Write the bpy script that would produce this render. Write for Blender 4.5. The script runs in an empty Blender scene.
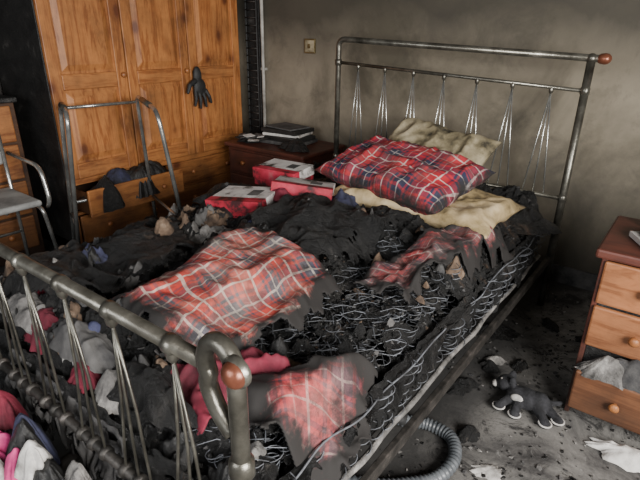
import bpy, bmesh, math, random
from mathutils import Vector, Matrix, noise
random.seed(7)
R=random.random
def U(a,b): return a+(b-a)*R()

# ---------------------------------------------------------------- materials
def newmat(name):
    m=bpy.data.materials.new(name); m.use_nodes=True
    nt=m.node_tree; b=nt.nodes['Principled BSDF']
    return m,nt,b
def N(nt,t,**k):
    n=nt.nodes.new(t)
    for a,v in k.items():
        if a in ('Scale','Detail','Roughness','Distortion','Strength','Distance','Randomness'): n.inputs[a].default_value=v
        else: setattr(n,a,v)
    return n
def ramp(nt,fac,stops,interp='LINEAR'):
    r=nt.nodes.new('ShaderNodeValToRGB'); cr=r.color_ramp; cr.interpolation=interp
    while len(cr.elements)>1: cr.elements.remove(cr.elements[-1])
    for i,(p,c) in enumerate(stops):
        if not hasattr(c,'__len__'): c=(c,c,c)
        e=cr.elements[0] if i==0 else cr.elements.new(p)
        e.position=p; e.color=(c[0],c[1],c[2],1)
    nt.links.new(fac,r.inputs[0]); return r.outputs[0]
def coords(nt,scale=(1,1,1),kind='Object',loc=(0,0,0)):
    tc=nt.nodes.new('ShaderNodeTexCoord'); mp=nt.nodes.new('ShaderNodeMapping')
    mp.inputs['Scale'].default_value=scale; mp.inputs['Location'].default_value=loc
    nt.links.new(tc.outputs[kind],mp.inputs[0]); return mp.outputs[0]
def noi(nt,vec,scale,detail=6,rough=.6,dist=0):
    n=N(nt,'ShaderNodeTexNoise',Scale=scale,Detail=detail,Roughness=rough,Distortion=dist)
    nt.links.new(vec,n.inputs['Vector']); return n.outputs[0]
def mix(nt,fac,a,b,mode='MIX'):
    m=nt.nodes.new('ShaderNodeMix'); m.data_type='RGBA'; m.blend_type=mode
    for s,v in ((m.inputs[0],fac),(m.inputs[6],a),(m.inputs[7],b)):
        if hasattr(v,'links'): nt.links.new(v,s)
        elif hasattr(v,'__len__'): s.default_value=(v[0],v[1],v[2],1)
        else: s.default_value=v
    return m.outputs[2]
def math_(nt,op,a,b=0.0):
    m=nt.nodes.new('ShaderNodeMath'); m.operation=op
    for s,v in ((m.inputs[0],a),(m.inputs[1],b)):
        if hasattr(v,'links'): nt.links.new(v,s)
        else: s.default_value=v
    return m.outputs[0]
def bump(nt,b,h,strength=.4,dist=.01):
    n=N(nt,'ShaderNodeBump',Strength=strength,Distance=dist)
    nt.links.new(h,n.inputs['Height']); nt.links.new(n.outputs[0],b.inputs['Normal'])

def noisy(name,stops,scale=8,rough=.7,metal=0,bstr=.3,bscale=None,detail=8,dist=0,loc=(0,0,0),bdist=.01):
    m,nt,b=newmat(name); v=coords(nt,loc=loc)
    n=noi(nt,v,scale,detail,.65,dist)
    nt.links.new(ramp(nt,n,stops),b.inputs['Base Color'])
    b.inputs['Roughness'].default_value=rough; b.inputs['Metallic'].default_value=metal
    if bstr: bump(nt,b,noi(nt,v,bscale or scale*5,6,.7),bstr,bdist)
    return m

def pine(name,vert=True,dark=0.0,c1=(.50,.20,.06),c2=(.27,.085,.022),burn=.35):
    m,nt,b=newmat(name)
    v=coords(nt,(9,9,.9) if vert else (9,.9,9) )
    if vert=='x': v=coords(nt,(.9,9,9))
    n=noi(nt,v,2.2,6,.65,1.5)
    col=ramp(nt,n,[(.28,c2),(.42,c1),(.52,[(a+2*c)/3 for a,c in zip(c2,c1)]),(.6,c2),(.72,c1)])
    vo=N(nt,'ShaderNodeTexVoronoi',Scale=5.5); nt.links.new(coords(nt,(1,1,.6) if vert is True else (.6,.6,1)),vo.inputs['Vector'])
    k=ramp(nt,vo.outputs['Distance'],[(.0,1),(.07,1),(.15,0)])
    col=mix(nt,k,col,(.06,.018,.008))
    k2=ramp(nt,vo.outputs['Distance'],[(.1,.6),(.28,0)])
    col=mix(nt,k2,col,(.18,.05,.015))
    v2=coords(nt)
    s=noi(nt,v2,3.0,8,.7)
    col=mix(nt,ramp(nt,s,[(.40,0),(.75,burn*2)]),col,(.025,.016,.011))
    # heavier scorching close to the floor
    sp=nt.nodes.new('ShaderNodeSeparateXYZ'); nt.links.new(v2,sp.inputs[0])
    zz=math_(nt,'ADD',sp.outputs[2],math_(nt,'MULTIPLY',noi(nt,v2,4,6,.7),.5))
    col=mix(nt,ramp(nt,zz,[(.30,.75),(.85,.0)]),col,(.02,.014,.011))
    if dark: col=mix(nt,dark,col,(.015,.01,.008))
    nt.links.new(col,b.inputs['Base Color'])
    b.inputs['Roughness'].default_value=.5
    bump(nt,b,n,.12,.004)
    return m

def tartan(name,base,dark,light,per,burn=.5,seed=0,fade=(.5,.45,.4),fadeamt=.2,lw=1.0,lamt=.75):
    m,nt,b=newmat(name)
    tc=nt.nodes.new('ShaderNodeTexCoord'); sp=nt.nodes.new('ShaderNodeSeparateXYZ')
    nt.links.new(tc.outputs['UV'],sp.inputs[0])
    outs=[];lines=[]
    for i in (0,1):
        f=math_(nt,'FRACT',math_(nt,'MULTIPLY',sp.outputs[i],1.0/per))
        outs.append(ramp(nt,f,[(0,base),(.30,dark),(.35,base),(.40,dark),(.68,base),(.73,dark),(.78,base)],'CONSTANT'))
        lines.append(ramp(nt,f,[(0,0),(.10,1),(.10+.03*lw,0),(.53,.8),(.53+.025*lw,0),(.90,.5),(.90+.02*lw,0)],'CONSTANT'))
    col=mix(nt,.5,outs[0],outs[1])
    ln=math_(nt,'MAXIMUM',lines[0],lines[1])
    ln=math_(nt,'MULTIPLY',ln,lamt)
    col=mix(nt,ln,col,light)
    v=coords(nt,loc=(seed,seed*2,0))
    s=noi(nt,v,4.5,8,.7,.4)
    col=mix(nt,ramp(nt,s,[(.4,0),(.7,fadeamt*2)]),col,fade)
    at=nt.nodes.new('ShaderNodeAttribute'); at.attribute_name='burn'
    s2=noi(nt,coords(nt,loc=(seed+5,3,seed)),5.0,10,.75,.6)
    s3=noi(nt,coords(nt,loc=(seed+1,8,seed)),11.0,9,.78,.3)
    # thin grime film
    col=mix(nt,ramp(nt,s3,[(.44,.0),(.60,.6)]),col,(.04,.032,.029))
    s2=math_(nt,'ADD',s2,math_(nt,'MULTIPLY',at.outputs['Fac'],.34))
    col=mix(nt,ramp(nt,s2,[(.62-burn*.22,0),(.70-burn*.2,.7),(.78-burn*.2,1)]),col,(.014,.012,.011))
    nt.links.new(col,b.inputs['Base Color']); b.inputs['Roughness'].default_value=.85
    bump(nt,b,noi(nt,v,60,6,.7),.3,.003)
    return m

def wallmat(name,base,soot,cx):
    m,nt,b=newmat(name); v=coords(nt)
    n=noi(nt,v,1.0,9,.62,.7); n2=noi(nt,v,7,8,.7)
    f=math_(nt,'ADD',math_(nt,'MULTIPLY',n,.85),math_(nt,'MULTIPLY',n2,.15))
    col=ramp(nt,f,[(.36,soot),(.48,[(a*.6+c*.4) for a,c in zip(base,soot)]),(.58,base)])
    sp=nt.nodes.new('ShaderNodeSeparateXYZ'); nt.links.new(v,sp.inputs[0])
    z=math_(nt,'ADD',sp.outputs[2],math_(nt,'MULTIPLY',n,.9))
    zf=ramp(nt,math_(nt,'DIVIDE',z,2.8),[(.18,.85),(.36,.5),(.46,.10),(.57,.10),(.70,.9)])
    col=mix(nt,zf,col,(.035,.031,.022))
    n5=noi(nt,coords(nt,loc=(9,0,3)),3.3,11,.72,.5)
    col=mix(nt,ramp(nt,n5,[(.50,0),(.66,.5)]),col,(.04,.035,.027))
    nt.links.new(col,b.inputs['Base Color']); b.inputs['Roughness'].default_value=.75
    bump(nt,b,noi(nt,v,40,6,.7),.12,.004)
    return m

M={}
M['wall']=wallmat('sooty_plaster',(.31,.265,.195),(.10,.086,.06),0)
M['wallblack']=noisy('black_soot_wall',[(.35,(.012,.011,.01)),(.65,(.045,.04,.035))],3,.85)
M['ceil']=noisy('sooty_ceiling',[(.3,(.03,.027,.025)),(.7,(.09,.08,.07))],2,.9)
def floormat():
    m,nt,b=newmat('ash_carpet'); v=coords(nt)
    n=noi(nt,v,2.4,10,.7,.8); n2=noi(nt,v,90,4,.7); n3=noi(nt,coords(nt,loc=(4,2,0)),6,11,.78,1.2)
    col=ramp(nt,n,[(.38,(.03,.028,.027)),(.46,(.10,.095,.09)),(.58,(.20,.19,.175)),(.72,(.30,.285,.265))])
    col=mix(nt,ramp(nt,n3,[(.52,0),(.60,.95)]),col,(.025,.023,.022))
    n6=noi(nt,coords(nt,loc=(1,7,0)),11,10,.8,1.0)
    col=mix(nt,ramp(nt,n6,[(.60,0),(.68,.6)]),col,(.38,.37,.35))
    # soot concentrated close to the bed
    sp=nt.nodes.new('ShaderNodeSeparateXYZ'); nt.links.new(v,sp.inputs[0])
    xx=math_(nt,'ADD',sp.outputs[0],math_(nt,'MULTIPLY',n3,.8))
    col=mix(nt,ramp(nt,math_(nt,'ADD',xx,.5),[(.32,.9),(.62,0)]),col,(.02,.019,.018))
    col=mix(nt,.25,col,ramp(nt,n2,[(.3,.1),(.7,.5)]),'OVERLAY')
    nt.links.new(col,b.inputs['Base Color']); b.inputs['Roughness'].default_value=.9
    bump(nt,b,n2,.35,.004); return m
M['floor']=floormat()
M['pine']=pine('orange_pine'); M['pineh']=pine('orange_pine_drawer',False)
M['pinex']=pine('orange_pine_front','x',burn=.3,c1=(.38,.15,.06),c2=(.22,.075,.025))
M['pinedark']=pine('scorched_pine',False,.8,burn=.5)
M['redwood']=pine('smoked_redwood','x',.35,c1=(.20,.05,.03),c2=(.11,.025,.015),burn=.5)
M['black']=noisy('charred_black',[(.3,(.005,.005,.005)),(.6,(.018,.017,.016)),(.75,(.07,.065,.06))],9,.5,bstr=.7)
M['knob']=noisy('turned_wood',[(.3,(.18,.06,.02)),(.7,(.38,.15,.05))],12,.4)
M['metal']=noisy('tarnished_metal',[(.3,(.06,.056,.045)),(.5,(.14,.132,.11)),(.62,(.23,.22,.185)),(.75,(.42,.40,.34))],11,.30,.75,.12)
M['metalrusty']=noisy('scorched_metal',[(.35,(.02,.019,.017)),(.6,(.08,.072,.065)),(.75,(.22,.19,.17))],18,.5,.6,.25)
M['copper']=noisy('copper_cap',[(.3,(.10,.03,.018)),(.7,(.25,.09,.05))],15,.3,.5,.1)
M['steel']=noisy('dull_chrome',[(.3,(.25,.25,.24)),(.7,(.62,.62,.58))],12,.25,.8,.06)
M['rubber']=noisy('black_rubber',[(.3,.01),(.7,.03)],20,.6)
def bedmat():
    m,nt,b=newmat('charred_fabric'); v=coords(nt)
    n=noi(nt,v,4.5,13,.78,.8)
    col=ramp(nt,n,[(.44,(.004,.004,.004)),(.57,(.012,.0115,.011)),(.64,(.04,.037,.034)),(.74,(.20,.175,.15))])
    n2=noi(nt,coords(nt,loc=(3,7,1)),13,12,.85,1.0)
    col=mix(nt,ramp(nt,n2,[(.59,0),(.70,.85)]),col,(.25,.22,.19))
    n4=noi(nt,coords(nt,loc=(13,1,1)),3.1,9,.75,1.0)
    col=mix(nt,ramp(nt,n4,[(.60,0),(.70,.6)]),col,(.14,.085,.05))
    nt.links.new(col,b.inputs['Base Color'])
    nt.links.new(ramp(nt,noi(nt,v,7,6,.7),[(.35,.28),(.6,.75)]),b.inputs['Roughness'])
    vo=N(nt,'ShaderNodeTexVoronoi',Scale=34.0); vo.feature='DISTANCE_TO_EDGE'
    nt.links.new(v,vo.inputs['Vector'])
    cr=ramp(nt,vo.outputs['Distance'],[(0,0),(.12,1)])
    h=math_(nt,'ADD',noi(nt,v,22,12,.85,.9),math_(nt,'MULTIPLY',cr,.12))
    bump(nt,b,h,1.0,.022); return m
M['char']=bedmat()
M['ash']=noisy('ash_grey',[(.35,(.05,.048,.045)),(.55,(.18,.17,.16)),(.7,(.42,.40,.37))],12,.9,bstr=.8)
M['brown']=noisy('browned_cloth',[(.35,(.03,.02,.014)),(.55,(.13,.085,.055)),(.7,(.28,.21,.15))],12,.9,bstr=.6)
M['springwire']=noisy('ashy_spring_wire',[(.35,(.05,.05,.052)),(.6,(.18,.19,.21)),(.75,(.36,.37,.39))],15,.6,.3,.2)
M['tartan1']=tartan('tartan_red_navy',(.44,.008,.020),(.010,.014,.05),(.60,.52,.47),.20,.17,1,fadeamt=.04)
M['tartan2']=tartan('tartan_faded',(.56,.045,.032),(.06,.06,.09),(.72,.64,.54),.15,.36,4,(.50,.40,.31),.22,1.6,.65)
M['tartan3']=tartan('tartan_scorched',(.44,.022,.032),(.08,.02,.045),(.55,.42,.36),.15,.6,9,(.42,.26,.21),.22,1.2,.5)
M['tartan4']=tartan('tartan_burnt',(.36,.03,.035),(.06,.03,.05),(.42,.34,.30),.13,.85,14,(.35,.25,.2),.25)
M['cream']=noisy('cream_pillowcase',[(.34,(.04,.028,.015)),(.44,(.26,.19,.09)),(.54,(.46,.35,.195)),(.68,(.62,.51,.33))],4.2,.85,bstr=.12,bscale=30,detail=8)
M['cream2']=noisy('sooty_pillowcase',[(.36,(.03,.025,.015)),(.46,(.20,.165,.095)),(.62,(.44,.375,.25))],4.5,.85,bstr=.12,bscale=30,loc=(4,2,0),detail=7)
M['redcloth']=noisy('dark_red_cloth',[(.35,(.04,.006,.010)),(.6,(.18,.012,.03)),(.75,(.30,.03,.05))],6,.85,bstr=.3)
M['navy']=noisy('navy_cloth',[(.35,(.01,.01,.015)),(.65,(.05,.055,.12))],8,.85,bstr=.3)
M['pink']=noisy('pink_cloth',[(.35,(.30,.02,.10)),(.65,(.80,.08,.28))],9,.85,bstr=.3)
M['white']=noisy('dirty_white',[(.33,(.12,.11,.10)),(.5,(.5,.48,.45)),(.7,(.75,.73,.70))],9,.8,bstr=.3)
M['grey']=noisy('grey_cloth',[(.35,(.02,.02,.022)),(.65,(.11,.105,.10))],9,.85,bstr=.4)
M['cardred']=noisy('red_card',[(.40,(.04,.01,.012)),(.48,(.32,.015,.03)),(.6,(.45,.03,.06)),(.78,(.35,.15,.15))],9,.6,bstr=.1)
M['cardwhite']=noisy('white_card',[(.40,(.04,.036,.03)),(.48,(.5,.47,.45)),(.7,(.75,.73,.7))],8,.6,bstr=.1)
M['tan']=noisy('singed_cardboard',[(.35,(.05,.03,.02)),(.6,(.30,.20,.12))],8,.85,bstr=.3)
M['seat']=noisy('grey_plastic',[(.35,(.15,.15,.145)),(.65,(.40,.40,.38))],6,.5,bstr=.1)
M['pipe']=noisy('painted_pipe',[(.35,(.20,.19,.17)),(.65,(.5,.48,.43))],6,.5,bstr=.1)
M['fur']=noisy('black_plush',[(.35,(.006,.006,.007)),(.7,(.035,.035,.04))],30,.9,bstr=.6,bscale=120)
M['hose']=noisy('hose_plastic',[(.35,(.04,.045,.05)),(.65,(.14,.15,.16))],10,.4,bstr=.05)
M['brass']=noisy('dull_brass',[(.3,(.12,.09,.04)),(.7,(.3,.24,.12))],12,.4,.7,.1)

# ---------------------------------------------------------------- builder
class B:
    def __init__(s): s.v=[];s.f=[];s.m=[];s.mats=[];s.s=[];s.uv={}
    def mi(s,mat):
        mat=M[mat] if isinstance(mat,str) else mat
        if mat not in s.mats: s.mats.append(mat)
        return s.mats.index(mat)
    def add(s,vs,fs,mat,smooth=True,T=None):
        o=len(s.v); k=s.mi(mat)
        s.v+=[ (T@Vector(p)) if T else Vector(p) for p in vs]
        for f in fs: s.f.append([i+o for i in f]); s.m.append(k); s.s.append(smooth)
    def bm(s,bm,mat,smooth=False,T=None):
        bm.verts.index_update()
        s.add([v.co.copy() for v in bm.verts],[[v.index for v in f.verts] for f in bm.faces],mat,smooth,T); bm.free()
    def box(s,x0,x1,y0,y1,z0,z1,mat,bev=.004,T=None):
        bm=bmesh.new(); bmesh.ops.create_cube(bm,size=1)
        for v in bm.verts: v.co=Vector(((x0+x1)/2+v.co.x*(x1-x0),(y0+y1)/2+v.co.y*(y1-y0),(z0+z1)/2+v.co.z*(z1-z0)))
        if bev>0: bmesh.ops.bevel(bm,geom=bm.edges[:],offset=bev,segments=2,profile=.5,affect='EDGES')
        s.bm(bm,mat,False,T)
    def tube(s,pts,r,mat,n=10,cap=True,closed=False,T=None):
        pts=[Vector(p) for p in pts]; L=len(pts)
        rr=r if hasattr(r,'__len__') else [r]*L
        vs=[];fs=[]
        up=None
        for i,p in enumerate(pts):
            a=pts[(i-1)%L] if (closed or i>0) else p; c=pts[(i+1)%L] if (closed or i<L-1) else p
            t=(c-a)
            if t.length<1e-9: t=Vector((0,0,1))
            t.normalize()
            if up is None:
                up=Vector((0,0,1)) if abs(t.z)<.9 else Vector((1,0,0))
            up=(up-t*up.dot(t))
            if up.length<1e-6: up=t.orthogonal()
            up.normalize(); sd=t.cross(up)
            for k in range(n):
                a_=2*math.pi*k/n
                vs.append(p+(up*math.cos(a_)+sd*math.sin(a_))*rr[i])
        for i in range(L if closed else L-1):
            j=(i+1)%L
            for k in range(n):
                k2=(k+1)%n
                fs.append([i*n+k,i*n+k2,j*n+k2,j*n+k])
        if cap and not closed:
            fs.append(list(range(n))[::-1]); fs.append([(L-1)*n+k for k in range(n)])
        s.add(vs,fs,mat,True,T)
    def ball(s,c,r,mat,seg=20,T=None,nz=0,ns=10):
        bm=bmesh.new(); bmesh.ops.create_uvsphere(bm,u_segments=seg,v_segments=max(8,seg*2//3),radius=1)
        r=r if hasattr(r,'__len__') else (r,r,r)
        for v in bm.verts:
            d=1+(nz*noise.noise(v.co*ns*.2+Vector(c)*7) if nz else 0)
            v.co=Vector((c[0]+v.co.x*r[0]*d,c[1]+v.co.y*r[1]*d,c[2]+v.co.z*r[2]*d))
        s.bm(bm,mat,True,T)
    def lathe(s,o,ax,prof,mat,n=16):
        ax=Vector(ax).normalized(); u=ax.orthogonal().normalized(); w=ax.cross(u); o=Vector(o)
        vs=[];fs=[]
        for (h,r) in prof:
            for k in range(n):
                a=2*math.pi*k/n; vs.append(o+ax*h+(u*math.cos(a)+w*math.sin(a))*max(r,1e-4))
        for i in range(len(prof)-1):
            for k in range(n):
                k2=(k+1)%n; fs.append([i*n+k,i*n+k2,(i+1)*n+k2,(i+1)*n+k])
        s.add(vs,fs,mat,True)
    def build(s,name,parent=None,solid=0,uvs=None,burn=None):
        me=bpy.data.meshes.new(name); me.from_pydata([tuple(p) for p in s.v],[],s.f)
        for m in s.mats: me.materials.append(m)
        me.polygons.foreach_set('material_index',s.m); me.polygons.foreach_set('use_smooth',s.s)
        if uvs:
            ul=me.uv_layers.new(name='UVMap')
            for l in me.loops: ul.data[l.index].uv=uvs[l.vertex_index]
        if burn:
            a=me.attributes.new('burn','FLOAT','POINT'); a.data.foreach_set('value',burn)
        me.update()
        ob=bpy.data.objects.new(name,me); bpy.context.scene.collection.objects.link(ob)
        if parent: ob.parent=parent
        if solid:
            md=ob.modifiers.new('s','SOLIDIFY'); md.thickness=solid; md.offset=0
        return ob
def empty(name):
    e=bpy.data.objects.new(name,None); bpy.context.scene.collection.objects.link(e); return e
def rounded(pts,rad,n=6):
    pts=[Vector(p) for p in pts]; out=[pts[0]]
    for i in range(1,len(pts)-1):
        a,b,c=pts[i-1],pts[i],pts[i+1]
        d1=(a-b); d2=(c-b); r=min(rad,d1.length*.49,d2.length*.49)
        p=b+d1.normalized()*r; q=b+d2.normalized()*r
        for k in range(n+1):
            t=k/n; out.append(p*(1-t)**2+b*2*t*(1-t)+q*t*t)
    out.append(pts[-1]); return out
def spline(pts,n=8):
    pts=[Vector(p) for p in pts]; P=[pts[0]]+pts+[pts[-1]]; out=[]
    for i in range(1,len(P)-2):
        for k in range(n):
            t=k/n; a,b,c,d=P[i-1],P[i],P[i+1],P[i+2]
            out.append(.5*((2*b)+(c-a)*t+(2*a-5*b+4*c-d)*t*t+(3*b-a-3*c+d)*t**3))
    out.append(pts[-1]); return out
def sm(a,b,x):
    t=max(0,min(1,(x-a)/(b-a))); return t*t*(3-2*t)
def fold(x,y,s,seed,p=1.6):
    # long soft cloth creases
    q=Vector((x*s*.55,y*s*.55,seed)); w=noise.noise_vector(q*.8)*.7
    n=noise.noise(q+w); v=math.sqrt(n*n+.006)-.077
    return max(0,1-min(1,v*2.6))**p
def fr(x,y,s,seed): return noise.noise(Vector((x*s,y*s,seed)))

# ---------------------------------------------------------------- room shell
XL,XR,YB,YF,ZC=-3.74,1.7,3.06,-1.9,2.45
b=B(); b.box(XL-.1,XR+.1,YF,YB+.1,-.1,0,'floor',0); b.build('floor')
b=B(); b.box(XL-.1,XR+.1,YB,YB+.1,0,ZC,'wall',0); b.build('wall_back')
b=B(); b.box(XL-.1,XL,YF,YB,0,ZC,'wallblack',0); b.build('wall_left')
b=B(); b.box(XL-.1,XR+.1,YF,YB+.1,ZC,ZC+.1,'ceil',0); b.build('ceiling')
b=B()
wy0,wy1,wz0,wz1=-.9,1.0,.85,2.1
b.box(XR,XR+.1,YF,wy0,0,ZC,'wall',0); b.box(XR,XR+.1,wy1,YB,0,ZC,'wall',0)
b.box(XR,XR+.1,wy0,wy1,0,wz0,'wall',0); b.box(XR,XR+.1,wy0,wy1,wz1,ZC,'wall',0)
b.build('wall_right')
b=B()
for (a,c,d,e) in ((wy0,wy1,wz0,wz0+.06),(wy0,wy1,wz1-.06,wz1),(wy0,wy0+.06,wz0,wz1),(wy1-.06,wy1,wz0,wz1),(.02,.08,wz0,wz1)):
    b.box(XR+.02,XR+.08,a,c,d,e,'white',.003)
b.build('window_1')
b=B(); b.box(-2.85,XR-.0,YB-.018,YB,0,.11,'grey',.004); b.build('baseboard_back')

# ---------------------------------------------------------------- wardrobe
W=empty('wardrobe')
fx=-3.05; y0,y1=1.44,2.95; bx=-3.70
b=B()
b.box(bx,fx-.02,y0,y0+.022,0,1.95,'black'); b.box(bx,fx-.02,y1-.022,y1,0,1.95,'pine')
b.box(bx,bx+.015,y0,y1,0,1.95,'pinedark'); b.box(bx,fx-.02,y0,y1,.06,.08,'pineh'); b.box(bx,fx-.02,y0+.02,y1-.02,.485,.505,'pineh')
b.box(bx,fx+.02,y0-.02,y1+.02,1.95,1.99,'pineh',.008); b.box(bx,fx-.0,y0,y1,0,.085,'pinedark')
b.box(fx-.04,fx,y0,y1,.475,.512,'pineh',.003); b.box(fx-.04,fx,y0,y1,.278,.296,'pineh',.003)
b.box(fx-.04,fx,2.19,2.22,.08,.48,'pine',.003)
for yy in (y0,y1-.03): b.box(fx-.04,fx,yy,yy+.03,.08,.48,'pine',.003)
b.build('carcass',W)
dw=(y1-y0)/3
for i in range(3):
    a=y0+i*dw+.003; c=a+dw-.006; b=B()
    b.box(fx-.012,fx,a+.02,c-.02,.53,1.93,'pine',.002)
    st=.072
    for (p,q,r_,s_) in ((a,a+st,.515,1.945),(c-st,c,.515,1.945),(a+st,c-st,.515,.61),(a+st,c-st,1.05,1.14),(a+st,c-st,1.86,1.945)):
        b.box(fx-.014,fx+.012,p,q,r_,s_,'pine' if s_-r_>.5 else 'pineh',.005)
    for (r_,s_) in ((.625,1.035),(1.155,1.845)):
        bm=bmesh.new()
        o=[(a+st+.012,r_),(c-st-.012,r_),(c-st-.012,s_),(a+st+.012,s_)]
        g=.035; inn=[(o[0][0]+g,o[0][1]+g),(o[1][0]-g,o[1][1]+g),(o[2][0]-g,o[2][1]-g),(o[3][0]+g,o[3][1]-g)]
        vo=[bm.verts.new((fx+.001,p,q)) for p,q in o]; vi=[bm.verts.new((fx+.012,p,q)) for p,q in inn]
        for k in range(4): bm.faces.new((vo[k],vo[(k+1)%4],vi[(k+1)%4],vi[k]))
        bm.faces.new(vi); b.bm(bm,'pine')
    ky=c-.035 if i==0 else (a+.035 if i==2 else c-.035)
    b.lathe((fx+.01,ky,1.12),(1,0,0),[(0,.008),(.012,.008),(.018,.017),(.028,.018),(.035,.012),(.037,0)],'knob')
    b.build('door_%d'%(i+1),W)
def drawer(parent,name,a,c,z0,z1,out,mat='pineh'):
    b=B(); f=fx+.004+out
    b.box(f-.02,f,a,c,z0,z1,mat,.006)
    b.box(f-.48,f-.02,a+.015,a+.027,z0+.01,z1-.025,'pinedark',.001); b.box(f-.48,f-.02,c-.027,c-.015,z0+.01,z1-.025,'pinedark',.001)
    b.box(f-.48,f-.47,a+.02,c-.02,z0+.01,z1-.025,'pinedark',.001); b.box(f-.48,f-.02,a+.02,c-.02,z0+.01,z0+.02,'pinedark',.001)
    for t in (.25,.75):
        b.lathe((f,a+(c-a)*t,(z0+z1)/2),(1,0,0),[(0,.008),(.01,.008),(.016,.016),(.024,.017),(.03,.010),(.031,0)],'knob')
    b.build(name,parent)
drawer(W,'drawer_1',y0+.032,2.188,.298,.473,.16); drawer(W,'drawer_2',2.222,y1-.032,.298,.473,0)
drawer(W,'drawer_3',y0+.032,2.188,.088,.276,.02); drawer(W,'drawer_4',2.222,y1-.032,.088,.276,0)

# crumpled cloth lump
def lump(b,cx,cy,z,rx,ry,h,mat,seed,n=34,fo=.05,rot=0,drop=0,base=None):
    vs=[];fs=[];ca,sa=math.cos(rot),math.sin(rot); fo*=.6
    for i in range(n+1):
        r=i/n
        for k in range(n*2):
            a=2*math.pi*k/(n*2)
            rr=r*(1+.45*noise.noise(Vector((math.cos(a)*1.7,math.sin(a)*1.7,seed)))*r+.25*r*noise.noise(Vector((math.cos(a)*5,math.sin(a)*5,seed))))
            lx=math.cos(a)*rr*rx; ly=math.sin(a)*rr*ry
            x=cx+lx*ca-ly*sa; y=cy+lx*sa+ly*ca
            w=noise.noise_vector(Vector((x*7,y*7,seed)))*fo*.4*r*(1.2-r)
            z0=z if base is None else base(x,y)+z
            zz=z0+h*(1-r**2.2)+ (fo*fold(x,y,12,seed)+fo*.45*fold(x,y,28,seed+3)+fo*.3*fr(x,y,45,seed))*(1-.7*r)
            zz=max(zz,z0+.002) - (drop*r**3)
            vs.append((x+w.x,y+w.y,zz))
    m=n*2
    for i in range(n):
        for k in range(m):
            k2=(k+1)%m; fs.append([i*m+k,(i+1)*m+k,(i+1)*m+k2,i*m+k2])
    b.add(vs,fs,mat,True)
b=B()
lump(b,-3.00,1.83,.40,.10,.30,.10,'black',3); lump(b,-2.98,1.72,.45,.07,.13,.07,'navy',5); lump(b,-2.98,1.98,.45,.07,.13,.08,'black',8)
lump(b,-2.93,1.62,.44,.08,.10,.06,'char',9,drop=.12); lump(b,-2.93,1.88,.44,.07,.12,.06,'black',10,drop=.10)
b.build('clothes_in_drawer',W)
b=B()
for k,(x,y,rx,ry,h,mt) in enumerate(((-2.70,1.75,.18,.25,.22,'char'),(-2.45,2.05,.2,.22,.26,'black'),(-2.75,2.15,.18,.2,.18,'char'),(-2.55,1.45,.2,.2,.24,'char'),(-2.75,2.40,.15,.16,.2,'grey'),(-2.62,1.90,.1,.1,.24,'ash'),(-2.5,1.15,.2,.2,.2,'black'),(-2.7,1.95,.09,.08,.25,'white'),(-2.4,1.8,.16,.2,.28,'char'))):
    lump(b,x,y,0,rx,ry,h,mt,120+k,fo=.08)
b.build('burnt_clothes_heap')

# glove hanging on wardrobe knob (all five fingers)
def remesh(ob,vs):
    md=ob.modifiers.new('r','REMESH'); md.mode='VOXEL'; md.voxel_size=vs; md.use_smooth_shade=True
    s=ob.modifiers.new('sm','SMOOTH'); s.factor=.5; s.iterations=3
b=B(); T=Matrix.Translation((fx+.05,2.48,1.12))@Matrix.Scale(1.38,4)
b.ball((0,.0,-.03),(.016,.026,.05),'rubber',T=T); b.ball((0,.01,-.085),(.018,.040,.045),'rubber',T=T)
for k,(dy,L,sl) in enumerate(((-.03,.075,-.16),(-.008,.09,0),(.014,.085,.18),(.036,.068,.40))):
    p=Vector((0,.01+dy,-.10)); q=p+Vector((.012,sl*L*.6,-L*.55)); r_=q+Vector((-.004,sl*L*.5,-L*.45))
    b.tube([p,q,r_],[.011,.0095,.007],'rubber',10,T=T); b.ball(r_,.0072,'rubber',10,T=T)
p=Vector((.004,-.02,-.05)); q=p+Vector((.01,-.045,-.02)); r_=q+Vector((.004,-.018,-.035))
b.tube([p,q,r_],[.013,.012,.008],'rubber',10,T=T); b.ball(r_,.008,'rubber',10,T=T)
o=b.build('rubber_glove'); remesh(o,.0035)

# ---------------------------------------------------------------- left chest of drawers
b=B(); cx1=-3.30; cx0=-3.70; cy0,cy1=.55,1.33
b.box(cx0,cx1,cy0,cy1,0,.98,'pinedark',.004); b.box(cx0,cx1+.025,cy0-.02,cy1+.015,.98,1.01,'black',.008)
for i in range(4):
    z0=.06+i*.228
    b.box(cx1,cx1+.016,cy0+.03,cy1-.03,z0+.008,z0+.22,'pineh',.008)
    for t in (.25,.75): b.lathe((cx1+.016,cy0+(cy1-cy0)*t,z0+.114),(1,0,0),[(0,.008),(.012,.008),(.018,.017),(.026,.018),(.032,.010),(.033,0)],'knob')
b.build('chest_of_drawers')
b=B(); lump(b,-3.5,1.1,1.012,.13,.18,.09,'black',21); b.build('burnt_cloth')

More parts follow.
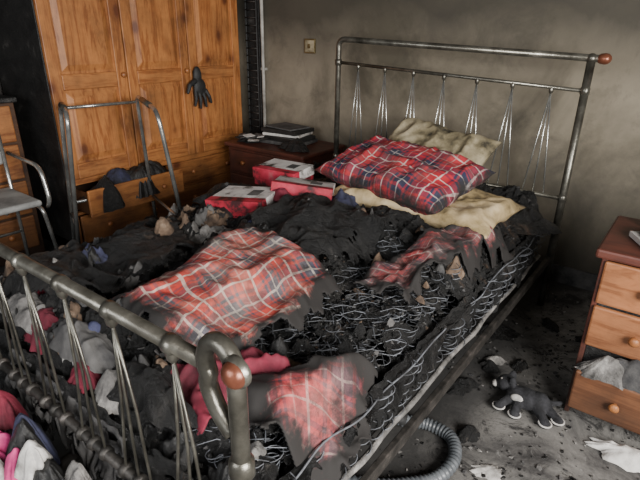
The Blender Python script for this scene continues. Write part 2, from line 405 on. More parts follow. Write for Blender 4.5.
# ---------------------------------------------------------------- right chest
b=B(); x0,x1,ya,yb=-.18,.50,1.86,2.28; Z=.715
b.box(x0+.01,x0+.028,ya+.012,yb,0,Z-.035,'redwood',.003); b.box(x1-.028,x1-.01,ya+.012,yb,0,Z-.035,'redwood',.003)
b.box(x0+.02,x1-.02,yb-.015,yb,0,Z-.035,'redwood',.002); b.box(x0+.02,x1-.02,ya+.02,yb-.01,.03,.05,'redwood',.002)
b.box(x0-.012,x1+.012,ya-.015,yb+.01,Z-.035,Z,'redwood',.009)
b.box(x0+.028,x1-.028,ya+.03,yb-.02,.10,Z-.07,'black',.002)
def drw(z0,z1,out):
    f=ya-out
    b.box(x0+.022,x1-.022,f,f+.02,z0,z1,'pinex',.007)
    for t in (.25,.75): b.lathe((x0+(x1-x0)*t,f,(z0+z1)/2),(0,-1,0),[(0,.008),(.012,.008),(.018,.017),(.026,.018),(.032,.010),(.033,0)],'knob')
drw(.505,.67,0); drw(.33,.495,.005); drw(.065,.235,.045)
b.build('chest_of_drawers')
b=B(); lump(b,.17,1.86,.225,.30,.045,.07,'white',31,fo=.04); lump(b,.02,1.85,.23,.15,.04,.08,'grey',33,fo=.05); lump(b,-.06,1.84,.22,.09,.035,.07,'ash',34,fo=.05)
b.build('crumpled_linen')
b=B(); T=Matrix.Translation((.04,2.02,Z+.002))@Matrix.Rotation(.5,4,'Z')
b.box(-.13,.13,-.10,.10,0,.02,'cardwhite',.002,T); b.box(-.10,.09,-.07,.08,.021,.045,'tan',.002,T@Matrix.Rotation(.12,4,'Z'))
b.box(-.08,.10,-.06,.07,.046,.06,'white',.002,T@Matrix.Rotation(-.15,4,'Z'))
b.build('book_stack')
b=B(); b.lathe((-.07,2.20,Z),(0,0,1),[(0,0),(0,.028),(.06,.03),(.065,.024),(.08,.022),(.082,.0)],'black'); b.lathe((.02,2.22,Z),(0,0,1),[(0,0),(0,.022),(.06,.024),(.065,.012),(.085,.012),(.086,.0)],'grey')
b.build('toiletry_bottle')
b=B(); lump(b,.10,1.74,.0,.17,.05,.035,'white',36,fo=.03); b.build('crumpled_paper')

# ---------------------------------------------------------------- bedside cabinet (behind bed)
b=B(); x0,x1,ya,yb=-2.78,-2.06,2.52,3.0
b.box(x0,x1,ya+.02,yb,0,.60,'redwood',.004); b.box(x0-.015,x1+.015,ya-.01,yb+.01,.60,.63,'redwood',.008)
for z0,z1 in ((.42,.58),(.23,.40),(.04,.21)):
    b.box(x0+.03,x1-.03,ya,ya+.02,z0,z1,'redwood',.007)
    for t in (.25,.75): b.lathe((x0+(x1-x0)*t,ya,(z0+z1)/2),(0,-1,0),[(0,.007),(.012,.007),(.018,.016),(.028,.014),(.03,0)],'knob')
b.build('bedside_cabinet')
b=B()
for k,(w,d,h,mt,ro) in enumerate(((.36,.26,.025,'grey',.1),(.33,.25,.03,'black',-.1),(.30,.22,.02,'white',.2),(.31,.24,.028,'black',.05),(.27,.20,.012,'grey',-.12))):
    z=.632+[0,.026,.057,.078,.107][k]
    b.box(-w/2,w/2,-d/2,d/2,z,z+h-.001,mt,.003,Matrix.Translation((-2.42,2.80,0))@Matrix.Rotation(ro,4,'Z'))
b.build('book_stack')
b=B()
lump(b,-2.66,2.66,.63,.10,.11,.03,'black',51,fo=.03); lump(b,-2.2,2.62,.63,.12,.07,.06,'char',52,fo=.05)
for k in range(14):
    T=Matrix.Translation((U(-2.74,-2.4),U(2.56,2.68),.655+k*.002))@Matrix.Rotation(U(0,3),4,'Z')@Matrix.Rotation(U(-.3,.3),4,'X')
    b.box(-.04,.04,-.025,.025,0,.004,random.choice(['white','grey','black']),.001,T)
b.build('burnt_papers')

# wall fittings
b=B(); b.tube([(-2.87,3.035,0),(-2.87,3.035,2.45)],.013,'pipe'); 
for z in (.4,1.1,1.9): b.box(-2.892,-2.848,3.03,3.06,z,z+.02,'pipe',.002)
b.build('wall_pipe')
b=B()
b.box(-3.03,-2.905,3.035,3.055,0,2.2,'black',.003)
for x in (-3.025,-2.915): b.tube([(x,3.02,0),(x,3.02,2.2)],.007,'rubber')
for k in range(39): b.tube([(-3.025,3.015,.05+k*.055),(-2.915,3.015,.05+k*.055)],.005,'metalrusty',6)
b.build('wire_rack')
b=B(); b.box(-2.465,-2.365,3.045,3.06,1.24,1.34,'brass',.004); b.box(-2.455,-2.375,3.041,3.047,1.25,1.33,'cream2',.003); b.box(-2.425,-2.405,3.034,3.043,1.275,1.305,'brass',.002)
b.build('light_switch')

# ---------------------------------------------------------------- bed frame
BF=empty('bed_frame'); xl,xr=-1.91,-.485; yh,yf=2.70,.40
b=B(); HB=.62
HTl,HTr=1.35,1.295; HLl,HLr=1.215,1.15
b.tube(rounded([(xl,yh,0),(xl,yh,HTl),(xr+.03,yh,HTr)],.05,8),.017,'metal',14)
b.tube([(xr,yh,0),(xr,yh,HTr-.005)],.019,'metal',14)
b.ball((xr,yh,HTr),.023,'metal'); b.lathe((xr+.025,yh,HTr),(1,0,0),[(0,.015),(.01,.022),(.03,.025),(.045,.022),(.055,.012),(.058,0)],'copper')
b.tube([(xl,yh,HLl),(xr,yh,HLr)],.0095,'metal',12); b.tube([(xl,yh,HB),(xr,yh,HB)],.011,'metal',12)
for i in range(7):
    t=(i+.8)/7.6; x=xl+(xr-xl)*t; hl=HLl+(HLr-HLl)*t
    b.ball((x,yh,hl-.012),(.012,.013,.02),'metal',12)
    for dx in (-.055,0,.055):
        b.tube([(x,yh,hl-.02),(x+dx*.55,yh,hl-.30),(x+dx,yh,HB)],.0037,'steel',6)
for x,k in ((xl,0),(xr,1)):
    for z in ((HLl,HLr)[k],HB): b.lathe((x,yh,z-.02),(0,0,1),[(0,.016),(.006,.022),(.034,.022),(.04,.016)],'metal')
b.build('headboard',BF)
b=B(); FT=.93; FL=.50
b.tube([(xl,yf,FT-.022),(xr-.03,yf,FT)],.0138,'metal',14)
b.tube([(xl,yf,FL),(xr+.03,yf,FL)],.012,'metalrusty',12)
for s,x in ((1,xl),(-1,xr+.035)):
    pts=[(x,yf,0),(x,yf,.88)]
    for k in range(0,15):
        a=math.pi*k/12; pts.append((x+s*(.033-.033*math.cos(a)),yf,.935+.045*math.sin(a)))
    pts.append((x+s*.064,yf,.89)); pts.append((x+s*.045,yf,.85)); pts.append((x+s*.014,yf,.82))
    pp=spline(pts[1:],4)
    b.tube([pts[0]]+pp,.015,'metal',14)
    b.ball((x-s*.014,yf-.016,.955),(.021,.017,.021),'copper'); b.lathe((x-s*.012,yf-.004,.955),(0,-1,0),[(0,.025),(.008,.026),(.014,.021)],'metal')
    for z in (FL,.76): b.lathe((x,yf,z-.02),(0,0,1),[(0,.015),(.006,.021),(.034,.021),(.04,.015)],'metal')
    b.lathe((x,yf,0),(0,0,1),[(0,.026),(.02,.026),(.03,.018)],'rubber')
for i in range(8):
    x=-.60-.178*i; ft=FT-.003*i
    b.lathe((x,yf,ft-.038),(0,0,1),[(0,.005),(.008,.011),(.02,.013),(.03,.013)],'metal',12)
    b.lathe((x-.012,yf,ft-.003),(1,0,0),[(0,.0138),(.004,.0178),(.020,.0178),(.024,.0138)],'metal')
    for dx in (-.05,0,.05):
        b.tube([(x,yf,ft-.03),(x+dx*.5+U(-.006,.006),yf+.004,ft-.22),(x+dx,yf,FL)],.0032,'metal',6)
        b.lathe((x+dx-.01,yf,FL),(1,0,0),[(0,.012),(.004,.018),(.016,.018),(.02,.012)],'metalrusty',10)
b.build('footboard',BF)
b=B()
for x in (xl,xr-.005): b.box(x-.010,x+.010,yf+.02,yh-.02,.255,.30,'metalrusty',.003)
for k in range(14):
    y=yf+.12+k*.16; b.box(xl,xr-.07,y,y+.05,.295,.312,'black',.003)
b.tube([((xl+xr)/2,yf,.27),((xl+xr)/2,yh,.27)],.018,'metalrusty')
b.build('side_rails',BF)

# ---------------------------------------------------------------- mattress + springs
def spr(x,y):  # 1 where springs are exposed
    return sm(-1.02,-.88,x+.10*fr(x,y,4,2))*sm(1.80,1.45,y+.25*(x+.7)+.10*fr(x,y,5,9))*sm(.52,.62,y)
def Hb(x,y):
    z=.555+.03*fr(x,y,2.2,1)+.015*fr(x,y,5,4)
    z-=.045*spr(x,y)
    z+=.085*math.exp(-(((x+1.25)/.28)**2+((y-1.58)/.22)**2))
    z+=.05*math.exp(-(((x+.85)/.25)**2+((y-1.75)/.2)**2))
    z+=.05*math.exp(-(((x+1.45)/.35)**2+((y-.62)/.12)**2))
    z+=.05*sm(2.2,2.6,y)
    z-=.40*sm(-1.84,-2.25,x)
    z-=.15*sm(-.62,-.50,x)
    z-=.06*sm(.60,.50,y)+.22*sm(.50,.45,y)
    return max(z,.03)
def terr(v,st,sh=.25):
    f=math.floor(v); return (f+sm(1-sh,1,v-f))*st
def H(x,y):
    s=spr(x,y); q=Vector((x*5,y*5,3)); w=noise.noise_vector(q*1.3)*.35
    n=noise.noise(q+w)
    r=terr(n*6+2,.010,.15)+terr(fr(x+w.x*.05,y,14,8)*4+2,.008,.15)+.022*fold(x,y,11,3)+.018*fold(x,y,26,7)+.012*fr(x,y,38,6)+.009*fr(x,y,70,9)
    return Hb(x,y)+(r-.035)*(1-.55*s)
b=B(); n1,n2=340,420; X0,X1,Y0,Y1=-2.42,-.475,.445,2.66
vs=[];fs=[]
for j in range(n2+1):
    y=Y0+(Y1-Y0)*j/n2
    for i in range(n1+1):
        x=X0+(X1-X0)*i/n1
        w=noise.noise_vector(Vector((x*9,y*9,2)))*.012
        vs.append((x+w.x,max(yf+.03,y+w.y),H(x,y)))
for j in range(n2):
    for i in range(n1):
        x=X0+(X1-X0)*i/n1; y=Y0+(Y1-Y0)*j/n2
        if x>-.535+.05*fr(x,y,7,4)+.02*fr(x,y,25,1): continue
        if x<-2.2+.16*fr(x,y,3,4)+.04*fr(x,y,12,4): continue
        if spr(x,y)>.6 and fr(x,y,15,11)>.12: continue
        o=j*(n1+1)+i; fs.append([o,o+1,o+n1+2,o+n1+1])
b.add(vs,fs,'char')
# ragged fabric hanging down the right side and the foot end
def hang(p0,p1,out,ztop,lmin,lmax,seed,mat,n=160,m=22):
    vs=[];fs=[];L=math.dist(p0,p1)
    for i in range(n+1):
        t=i/n; x=p0[0]+(p1[0]-p0[0])*t; y=p0[1]+(p1[1]-p0[1])*t; q=t*L
        l=lmin+(lmax-lmin)*max(0,min(1,.45+1.1*noise.noise(Vector((q*3.5,seed,0)))+.5*noise.noise(Vector((q*14,seed,3)))+.25*noise.noise(Vector((q*45,seed,6)))))
        for j in range(m+1):
            s=j/m; d=.012+.03*(1-(1-s)**2)+.022*noise.noise(Vector((q*9,s*1.5,seed)))*s+.012*noise.noise(Vector((q*25,s*4,seed+1)))
            vs.append((x+out[0]*d,y+out[1]*d,ztop-l*s+.015*noise.noise(Vector((q*6,0,seed)))))
    for i in range(n):
        for j in range(m):
            q=i/n*L; s=j/m
            if noise.noise(Vector((q*11,s*5,seed+9)))>.38: continue
            o=i*(m+1)+j; fs.append([o,o+1,o+m+2,o+m+1])
    b.add(vs,fs,mat,True)
hang((-.555,.95),(-.555,2.62),(1,0),.50,.02,.20,3,'char'); hang((-.56,.50),(-.555,1.6),(1,0),.49,.0,.14,8,'char')
hang((-1.88,.475),(-.55,.475),(0,-1),.52,.10,.34,5,'char',200,26); hang((-1.5,.462),(-.9,.462),(0,-1),.50,.02,.22,15,'grey',120)
CB=b.build('charred_bedding',solid=.005)

b=B()
bm=bmesh.new(); bmesh.ops.create_grid(bm,x_segments=60,y_segments=90,size=1); 
for v in bm.verts:
    x=-1.21+v.co.x*.64; y=1.55+v.co.y*1.05; v.co=Vector((x,y,.44+.02*fr(x,y,10,4)+.015*fold(x,y,14,2)))
b.bm(bm,'char',True)
bm=bmesh.new(); bmesh.ops.create_cube(bm,size=1)
for v in bm.verts: v.co=Vector((-1.21+v.co.x*1.30,1.55+v.co.y*2.10,.375+v.co.z*.125))
bmesh.ops.subdivide_edges(bm,edges=bm.edges[:],cuts=40,use_grid_fill=True)
for v in bm.verts: v.co+=noise.noise_vector(v.co*14)*.016
b.bm(bm,'char',True)
for z in (.325,.49):
    k_=.022 if z>.4 else .012
    pts=[(-.520+k_*fr(0,q,6,z),q,z+k_*1.2*fr(3,q,5,z)) for q in [.52+.03*k for k in range(70)]]
    b.tube(pts,.0028 if z>.4 else .010,'springwire' if z>.4 else 'ash',6)
def coil(x,y,z0,h,r,turns,tl=0,wr=.0016,steps=12):
    pts=[];n=int(turns*steps); tx,ty=U(-tl,tl),U(-tl,tl); ph=U(0,6)
    for k in range(n+1):
        t=k/n; a=ph+2*math.pi*turns*t; rr=r*(.75+.25*abs(2*t-1))
        dz=h*t; pts.append((x+rr*math.cos(a)+tx*dz,y+rr*math.sin(a)+ty*dz,z0+dz+rr*math.cos(a)*tx))
    b.tube(pts,wr,'springwire',4,False)
y=.56
while y<2.55:
    coil(-.540,y,.33,.165,.030,4.5,.25,.0018); y+=.060
x=-.60
while x>-1.05:
    y=.56
    while y<1.8:
        if spr(x,y)>.25:
            hx=x+U(-.008,.008); hy=y+U(-.008,.008)
            z=H(hx,hy); coil(hx,hy,z-.05,.064,.027,3.2,.3,.0014)
            if R()<.7: b.tube([(hx-.03,hy-.03,z+.014),(hx,hy+.004,z+.016+U(-.006,.01)),(hx+.034,hy+.03,z+.012)],.0013,'springwire',4,False)
            if R()<.6: b.tube([(hx-.035,hy+.03,z+.012),(hx,hy,z+.018+U(-.006,.01)),(hx+.03,hy-.034,z+.012)],.0013,'springwire',4,False)
        y+=.054
    x-=.054
b.build('mattress')

# ---------------------------------------------------------------- cloth pieces on the bed
def cloth(name,quad,mat,off=.012,nx=70,ny=70,fo=.03,fs_=5,rag=.05,seed=0,puff=0,base=None,thick=.006,an=1.0,eb=.09):
    (ax,ay),(bx_,by),(cx,cy),(dx,dy)=quad
    W_=math.dist(quad[0],quad[1]); L_=math.dist(quad[1],quad[2])
    vs=[];uv=[];keep=set();bu=[]
    for j in range(ny+1):
        v=j/ny
        for i in range(nx+1):
            u=i/nx
            x=(1-v)*((1-u)*ax+u*bx_)+v*((1-u)*dx+u*cx); y=(1-v)*((1-u)*ay+u*by)+v*((1-u)*dy+u*cy)
            e=min(u,1-u)*W_; e2=min(v,1-v)*L_; ed=min(e,e2)
            w=noise.noise_vector(Vector((x*4,y*4,seed)))*.03
            xx=x+w.x; yy=y+w.y
            z=(base or Hb)(xx,yy)+off*sm(-.01,.05,ed)+fo*fold(x,y*an,fs_,seed+2)+fo*.35*fold(x*an,y,fs_*2.4,seed+4)+.006*fr(x,y,22,seed)+puff*min(1,(e*e2)**.5/.12)**.6
            lim=rag*(.5+fr(x,y,9,seed)*1.1+.5*fr(x,y,25,seed)+.25*fr(x,y,60,seed))
            bu.append(max(0,1-max(0,ed-lim)/eb))
            vs.append((xx,yy,z)); uv.append((u*W_+.03*fr(x,y,5,seed),v*L_+.03*fr(x,y,5,seed+5)))
            if ed>lim: keep.add(j*(nx+1)+i)
    fs=[]
    for j in range(ny):
        for i in range(nx):
            o=j*(nx+1)+i; q=[o,o+1,o+nx+2,o+nx+1]
            if all(k in keep for k in q): fs.append(q)
    b=B(); b.add(vs,fs,mat); return b.build(name,solid=thick,uvs=uv,burn=bu)
cloth('tartan_blanket',[(-1.34,.64),(-.84,.64),(-.80,1.26),(-1.42,1.42)],'tartan2',.03,120,120,.024,8,.035,3,.065,an=.5,eb=.06)
cloth('tartan_duvet_cover',[(-.82,.68),(-.60,.50),(-.45,.80),(-.56,1.08)],'tartan3',.05,90,90,.030,9,.05,6,.02,eb=.09)
cloth('scorched_duvet',[(-.92,1.24),(-.64,1.32),(-.48,2.14),(-.68,2.12)],'tartan4',.045,70,140,.035,10,.06,11,.02,eb=.05)
cloth('red_bed_sheet',[(-.98,.60),(-.74,.54),(-.66,.82),(-.90,.84)],'redcloth',.03,60,60,.05,11,.03,13,.03)
cloth('burnt_blanket',[(-1.52,1.22),(-1.03,1.18),(-.83,1.77),(-1.47,1.82)],'char',.02,120,120,.045,8,.08,17,.02)
cloth('burnt_blanket',[(-1.86,.50),(-1.34,.48),(-1.40,1.2),(-1.85,1.3)],'char',.02,110,110,.04,9,.08,27,.02)
b=B(); lump(b,-1.33,1.93,.58,.16,.10,.06,'navy',41,fo=.06,rot=.3); b.build('navy_garment')
b=B()
for (x,y,rx,ry,m_,sd) in ((-1.55,2.35,.20,.12,'black',61),(-.60,2.40,.12,.20,'char',62),(-1.85,1.15,.13,.2,'char',63),(-1.0,1.85,.2,.08,'char',64),(-.95,.55,.18,.06,'char',65),(-1.25,.54,.16,.06,'grey',66),(-1.55,.54,.16,.06,'ash',67),(-1.72,2.2,.12,.12,'char',68),(-1.9,1.7,.12,.2,'black',69)):
    lump(b,x,y,H(x,y)-.01,rx,ry,.05,m_,sd,fo=.06,rot=U(0,1) if ry>.07 else 0)
b.build('burnt_clothing',CB)
# small torn scraps of half-burnt fabric lying over everything
def blocked(x,y):
    return (-1.32<x<-.88 and .7<y<1.3) or (y>1.95 and x>-1.55) or (x<-1.38 and x>-1.85 and y>1.5)
b=B(); k=0
while k<210:
    x=U(-2.05,-.60); y=U(.50,2.3)
    if blocked(x,y): continue
    s=U(.02,.07) if R()<.85 else U(.07,.12)
    if spr(x,y)>.4: s*=.5
    mt=random.choices(['char','black','grey','brown','ash','redcloth','white','navy'],[10,5,3,3,2.0,.5,.2,.4])[0]
    lump(b,x,y,.004,s,s*U(.4,.8),U(.006,.02),mt,200+k,n=14,fo=U(.03,.06),rot=U(0,3.1),base=H); k+=1
b.build('burnt_fabric_scraps',CB)
b=B(); 
pts=spline([(-2.25,1.0,.36),(-2.15,1.15,.41),(-2.08,1.32,.43),(-2.0,1.5,.42)],8)
b.tube([Vector(p)+noise.noise_vector(Vector(p)*20)*.012 for p in pts],[.045+.012*math.sin(i*1.7) for i in range(len(pts))],'tan',14); b.build('rolled_mat')

def flakes(name,n,fn,mats,s0=.006,s1=.03,parent=None,tilt=.5):
    b=B()
    for k in range(n):
        x,y,z=fn(); s=U(s0,s1)*U(.5,1); q=random.randint(4,7); vs=[];T=Matrix.Translation((x,y,z))@Matrix.Rotation(U(0,6.28),4,'Z')@Matrix.Rotation(U(-tilt,tilt),4,'X')
        for i in range(q):
            a=2*math.pi*i/q; r=s*U(.4,1); vs.append((r*math.cos(a),r*math.sin(a)*.7,U(-.1,.3)*s))
        t=s*.12+.001
        vs2=[(p[0]*.9,p[1]*.9,p[2]+t) for p in vs]
        fs=[list(range(q))[::-1],[q+i for i in range(q)]]+[[i,(i+1)%q,q+(i+1)%q,q+i] for i in range(q)]
        b.add(vs+vs2,fs,random.choice(mats),False,T)
    return b.build(name,parent)
def onbed():
    while True:
        x=U(-2.1,-.56); y=U(.5,2.6)
        if not ((-1.3<x<-.9 and .75<y<1.25) or (y>1.9 and -1.5<x<-.7)): break
    return x,y,H(x,y)+.004
flakes('charcoal_crust',5200,onbed,['black','char','char','black','char','black','grey'],.006,.026,CB,1.1)
flakes('ash_flakes',1500,onbed,['black','char','grey','grey','ash','brown'],.003,.012,CB,.8)
def onfloor():
    while True:
        x=U(-.75,.6); y=U(.5,2.9)
        if fr(x,y,1.6,5)>-.15 and R()<1.25-(x+.55)*1.1: break
    return x,y,.002
flakes('floor_debris',1300,onfloor,['black','char','black','grey','ash'],.003,.018)
def onfloor2(): return U(-3.0,-2.2),U(.5,2.4),.004
flakes('floor_debris',500,onfloor2,['black','char','grey','tan'],.01,.05)
b=B()
for (x,y,s,sd) in ((-.58,2.25,.10,71),(-.40,2.05,.05,72),(-.42,1.50,.05,73),(-.55,1.75,.07,74),(-.38,2.5,.06,78),(-.50,1.95,.05,79),(-.2,2.45,.05,80),(-.15,1.2,.05,81),(-.05,1.5,.03,82)):
    lump(b,x,y,.0,s,s*.7,.018,'char',sd,fo=.04,rot=U(0,3))
b.build('charred_debris')

# ---------------------------------------------------------------- pillows
def pillow(name,c,w,l,t,mat,rz=0,rx=0,ry=0,seed=0,n=60):
    vs=[];fs=[];uv=[];bu=[]
    for side in (1,-1):
        for j in range(n+1):
            for i in range(n+1):
                u=-1+2*i/n; v=-1+2*j/n
                px=u*w/2*(1-.09*(1-abs(v))**1*abs(u)**3); py=v*l/2*(1-.14*(1-u*u)*abs(v)**3*.6)
                h=((1-abs(u)**2.4)*(1-abs(v)**2.4))**.6*t/2
                h+= (.020*fold(px,py,10,seed+side)+.010*fold(px,py,24,seed))*min(1,h/(t*.2))
                h-=.03*math.exp(-((u-.1)**2+(v+.1)**2)*3)*(side>0)
                bu.append(max(0,(max(abs(u),abs(v))-.82)/.18)*.55)
                vs.append((px,py,side*h+.012*fr(px,py,6,seed))); uv.append((px+w+.012*fr(px,py,8,3),py+l+.012*fr(px,py,8,9)))
    m=(n+1)**2
    for s in (0,1):
        for j in range(n):
            for i in range(n):
                o=s*m+j*(n+1)+i; q=[o,o+1,o+n+2,o+n+1]; fs.append(q if s==0 else q[::-1])
    T=Matrix.Translation(c)@Matrix.Rotation(rz,4,'Z')@Matrix.Rotation(rx,4,'X')@Matrix.Rotation(ry,4,'Y')
    b=B(); b.add(vs,fs,mat,True,T); o=b.build(name,uvs=uv,burn=bu)
    wd=o.modifiers.new('w','WELD'); wd.merge_threshold=.0004
    return o
pillow('pillow',(-1.0,2.13,.645),.86,.44,.14,'cream',-.06,.05,0,3)
pillow('pillow',(-1.16,2.52,.77),.64,.42,.16,'cream2',-.25,.70,0.10,8)
pillow('tartan_pillow',(-1.14,2.17,.755),.76,.48,.19,'tartan1',-.18,.22,.05,5)

# ---------------------------------------------------------------- boxes on bed
def carton(name,x,y,z,w,d,h,rz,rx=0,ry=0):
    b=B(); T=Matrix.Translation((x,y,z))@Matrix.Rotation(rz,4,'Z')@Matrix.Rotation(rx,4,'X')@Matrix.Rotation(ry,4,'Y')
    b.box(-w/2,w/2,-d/2,d/2,0,h*.6,'cardred',.003,T); b.box(-w/2-.003,w/2+.003,-d/2-.003,d/2+.003,h*.45,h,'cardwhite',.003,T)
    b.box(-w/2-.0045,w/2+.0045,-d/2-.0045,-d/4,h*.4,h+.0015,'cardred',.002,T); b.box(w*.1,w*.3,-d*.1,d*.25,h,h+.0018,'grey',0,T)
    return b.build(name)
carton('cardboard_box',-1.74,1.98,.63,.26,.19,.095,.1,.05)
carton('cardboard_box',-1.48,1.82,.63,.28,.22,.085,.55,-.14,.10)
carton('cardboard_box',-1.64,1.59,.60,.29,.20,.085,.25,.08,-.1)
b=B(); lump(b,-1.50,1.68,.66,.08,.05,.05,'redcloth',44,fo=.05); b.build('red_rag')

# ---------------------------------------------------------------- walking frame
b=B(); r_=.0125
A=(-2.92,1.42);Bq=(-2.86,1.87);C=(-2.35,1.65);D=(-2.62,1.30)
Af=(-3.0,1.38);Bf=(-2.92,1.95);Cf=(-2.30,1.76);Df=(-2.80,1.30)
zt=1.01
b.tube(rounded([(*Af,.02),(*A,zt),(*D,zt-.02),(*Df,.02)],.09,8),r_,'steel',12)
b.tube(rounded([(*Bf,.02),(*Bq,zt),(*C,zt-.02),(*Cf,.02)],.09,8),r_,'steel',12)
def L3(p,q,t,z): return (p[0]+(q[0]-p[0])*t,p[1]+(q[1]-p[1])*t,z)
def leg(T_,F_,zt,z): 
    t=1-(z-.02)/(zt-.02); return (T_[0]+(F_[0]-T_[0])*t,T_[1]+(F_[1]-T_[1])*t,z)
for z in (.40,.97): b.tube([leg(A,Af,zt,z),leg(Bq,Bf,zt,z)],.010,'steel',10)
b.tube([leg(A,Af,zt,.34),leg(D,Df,zt,.34)],.010,'steel',10); b.tube([leg(Bq,Bf,zt,.34),leg(C,Cf,zt,.34)],.010,'steel',10)
for (p,q) in ((A,D),(Bq,C)):
    b.tube([L3(p,q,.3,zt-.007),L3(p,q,.7,zt-.014)],.017,'metal',12)
for F in (Af,Bf,Cf,Df): b.lathe((F[0],F[1],0),(0,0,1),[(0,0),(0,.022),(.02,.022),(.05,.016),(.052,.012)],'rubber')
b.build('walking_frame')

# ---------------------------------------------------------------- shower chair at far left
b=B()
bm=bmesh.new(); bmesh.ops.create_cube(bm,size=1)
for v in bm.verts: v.co=Vector((-2.98+v.co.x*.40,.98+v.co.y*.36,.505+v.co.z*.035))
bmesh.ops.bevel(bm,geom=bm.edges[:],offset=.016,segments=4,profile=.5,affect='EDGES'); b.bm(bm,'seat',False)
for yy in (.80,1.16):
    b.tube(rounded([(-3.14,yy,.02),(-3.17,yy,.86)],.05),.011,'steel',10)
    yo=yy+(.03 if yy>1 else -.03)
    b.tube(rounded([(-3.17,yo,.72),(-2.80,yo,.70),(-2.76,yo,.52),(-2.80,yo+.0,.47)],.07,8),.012,'steel',12)
    b.tube(rounded([(-3.15,yy,.47),(-2.80,yy,.47),(-2.84,yy+.07*(1 if yy>1 else -1),.02)],.05,6),.011,'steel',10)
    for p in ((-3.14,yy),(-2.84,yy+.07*(1 if yy>1 else -1))): b.lathe((p[0],p[1],0),(0,0,1),[(0,0),(0,.02),(.03,.018),(.04,.012)],'rubber')
b.tube([(-3.145,.80,.25),(-3.145,1.16,.25)],.009,'steel'); b.tube([(-3.17,.80,.84),(-3.17,1.16,.84)],.011,'steel')
b.box(-3.19,-3.155,.81,1.15,.66,.86,'seat',.012)
b.tube([(-3.14,.98,.487),(-2.80,.98,.487)],.01,'steel')
b.build('shower_chair')

# ---------------------------------------------------------------- vacuum hose
b=B()
pts=spline([(-.72,1.36,.055),(-.64,1.39,.03),(-.555,1.435,.026),(-.46,1.425,.026),(-.41,1.34,.026),(-.42,1.23,.026),(-.48,1.15,.026),(-.56,1.08,.026),(-.68,1.02,.026),(-.85,1.0,.026)],26)
rad=[.024 if (i//2)%2 else .020 for i in range(len(pts))]
b.tube(pts,rad,'hose',14)
b.tube([(-.72,1.36,.055),(-.675,1.375,.042),(-.63,1.395,.031)],[.024,.024,.025],'rubber',14)
b.build('vacuum_hose')

# ---------------------------------------------------------------- soft toy (black & white dog lying on its side)
ST=empty('soft_toy'); ox,oy=-.305,1.79
b=B()
b.ball((ox,oy,.045),(.075,.048,.042),'fur'); b.ball((ox+.05,oy+.005,.045),(.045,.045,.042),'fur')
b.ball((ox-.085,oy+.035,.055),(.040,.036,.036),'fur'); b.ball((ox-.115,oy+.028,.045),(.024,.018,.018),'fur')
b.ball((ox-.075,oy+.07,.075),(.016,.012,.026),'fur',12); b.ball((ox-.06,oy+.01,.09),(.014,.012,.024),'fur',12)
for (x,y,x2,y2) in ((-.05,-.03,-.075,-.085),(-.015,-.035,-.01,-.095),(.06,-.03,.10,-.075),(.085,.0,.135,-.03)):
    b.tube([(ox+x,oy+y,.035),(ox+(x+x2)/2,oy+(y+y2)/2,.034),(ox+x2,oy+y2,.024)],[.022,.018,.019],'fur',12); b.ball((ox+x2,oy+y2,.024),.021,'fur',12)
b.tube([(ox+.09,oy+.02,.05),(ox+.12,oy+.045,.05),(ox+.125,oy+.07,.045)],[.012,.01,.007],'fur')
o=b.build('body',ST); remesh(o,.005)
b=B()
b.ball((ox-.128,oy+.024,.043),(.014,.017,.015),'white',12)
for (x2,y2) in ((-.075,-.085),(-.01,-.095),(.10,-.075),(.135,-.03)):
    pts=[(ox+x2+.023*math.cos(a),oy+y2+.023*math.sin(a),.026) for a in [k*math.pi/8 for k in range(16)]]
    b.tube(pts,.0035,'white',6,closed=True)
b.ball((ox-.105,oy+.02,.078),.006,'white',10); b.ball((ox-.118,oy+.045,.068),.006,'white',10)
b.ball((ox-.02,oy-.036,.055),(.03,.014,.018),'white',12)
b.build('white_trim',ST)
b=B(); lump(b,-.30,1.38,.0,.055,.035,.008,'white',81,fo=.015,rot=.5); b.build('paper_scrap')
b=B(); lump(b,-.50,2.02,.0,.05,.03,.02,'ash',83,fo=.02,rot=.5); b.build('ash_lump')

# ---------------------------------------------------------------- clothes pile at the foot of the bed
b=B()
spec=[(-1.25,.27,.0,.45,.12,.32,'grey'),(-1.05,.28,.0,.35,.11,.34,'char'),(-.75,.29,.0,.25,.10,.26,'black'),
(-1.42,.30,.30,.16,.07,.14,'navy'),(-1.22,.27,.32,.09,.07,.12,'pink'),(-1.10,.28,.34,.06,.05,.10,'pink'),(-1.16,.24,.32,.07,.05,.12,'white'),
(-1.33,.31,.36,.08,.05,.12,'white'),(-1.00,.30,.32,.07,.06,.14,'black'),(-1.15,.33,.36,.08,.04,.12,'navy'),(-.90,.30,.28,.08,.06,.14,'grey'),
(-1.24,.20,.28,.08,.05,.09,'redcloth'),(-1.02,.22,.28,.07,.05,.08,'grey'),(-.95,.34,.30,.07,.04,.14,'ash'),(-.80,.31,.22,.10,.06,.14,'char'),(-1.28,.33,.42,.06,.04,.09,'redcloth'),(-1.05,.30,.42,.05,.04,.06,'white'),(-1.12,.31,.44,.05,.04,.05,'black')]
for k,(x,y,z,rx,ry,h,mt) in enumerate(spec): lump(b,x,y,z,rx,ry,h,mt,90+k,fo=.08,rot=U(-.25,.25))
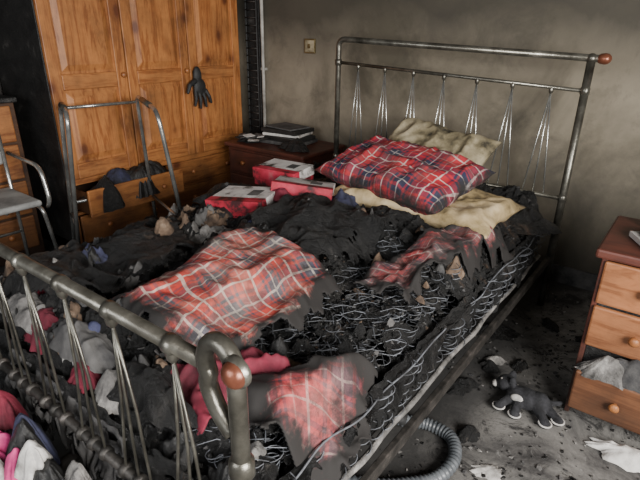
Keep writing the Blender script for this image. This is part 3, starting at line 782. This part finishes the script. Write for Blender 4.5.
for k,(x,y,rx,ry,h,mt) in enumerate([(-1.30,.52,.08,.04,.05,'white'),(-1.16,.50,.06,.04,.05,'redcloth'),(-1.42,.52,.09,.05,.06,'redcloth'),(-1.05,.51,.06,.04,.05,'ash'),(-1.24,.56,.08,.05,.05,'navy')]):
    lump(b,x,y,.0,rx,ry,h,mt,150+k,fo=.05,base=lambda X,Y:max(.47,Hb(X,max(Y,.5))))
b.build('clothes_pile')
b=B(); T=Matrix.Translation((-.86,.31,.40))@Matrix.Rotation(.3,4,'Z')@Matrix.Rotation(.25,4,'X')
b.box(-.035,.035,-.025,.025,-.12,.04,'tan',.004,T); b.box(-.037,.037,-.027,.027,.02,.042,'white',.002,T)
b.build('singed_carton')

# ---------------------------------------------------------------- lights
def area(name,loc,tgt,sx,sy,e,col):
    l=bpy.data.lights.new(name,'AREA'); l.shape='RECTANGLE'; l.size=sx; l.size_y=sy; l.energy=e; l.color=col
    o=bpy.data.objects.new(name,l); bpy.context.scene.collection.objects.link(o); o.location=loc
    o.rotation_euler=(Vector(tgt)-Vector(loc)).to_track_quat('-Z','Y').to_euler(); return o
area('window_daylight',(XR-.03,.05,1.5),(-1.5,1.4,.7),1.7,1.15,235,(1,.975,.94))
area('rear_fill_light',(-.9,-1.7,1.75),(-1.4,1.8,.6),1.6,1.0,50,(.97,.98,1))  # added fill light behind the camera; no doorway stands there
w=bpy.data.worlds.new('world'); bpy.context.scene.world=w; w.use_nodes=True
w.node_tree.nodes['Background'].inputs[0].default_value=(.75,.82,.9,1); w.node_tree.nodes['Background'].inputs[1].default_value=.4

# ---------------------------------------------------------------- camera
cam=bpy.data.cameras.new('camera'); co=bpy.data.objects.new('camera',cam); bpy.context.scene.collection.objects.link(co)
cam.lens=28.125; cam.sensor_width=36; cam.clip_start=.02
Rm=Matrix.Rotation(math.radians(37),4,'Z')@Matrix.Rotation(math.radians(90-22.8),4,'X')@Matrix.Rotation(math.radians(.8),4,'Z')
co.matrix_world=Matrix.Translation((0,0,1.4))@Rm
bpy.context.scene.camera=co
print('DONE')
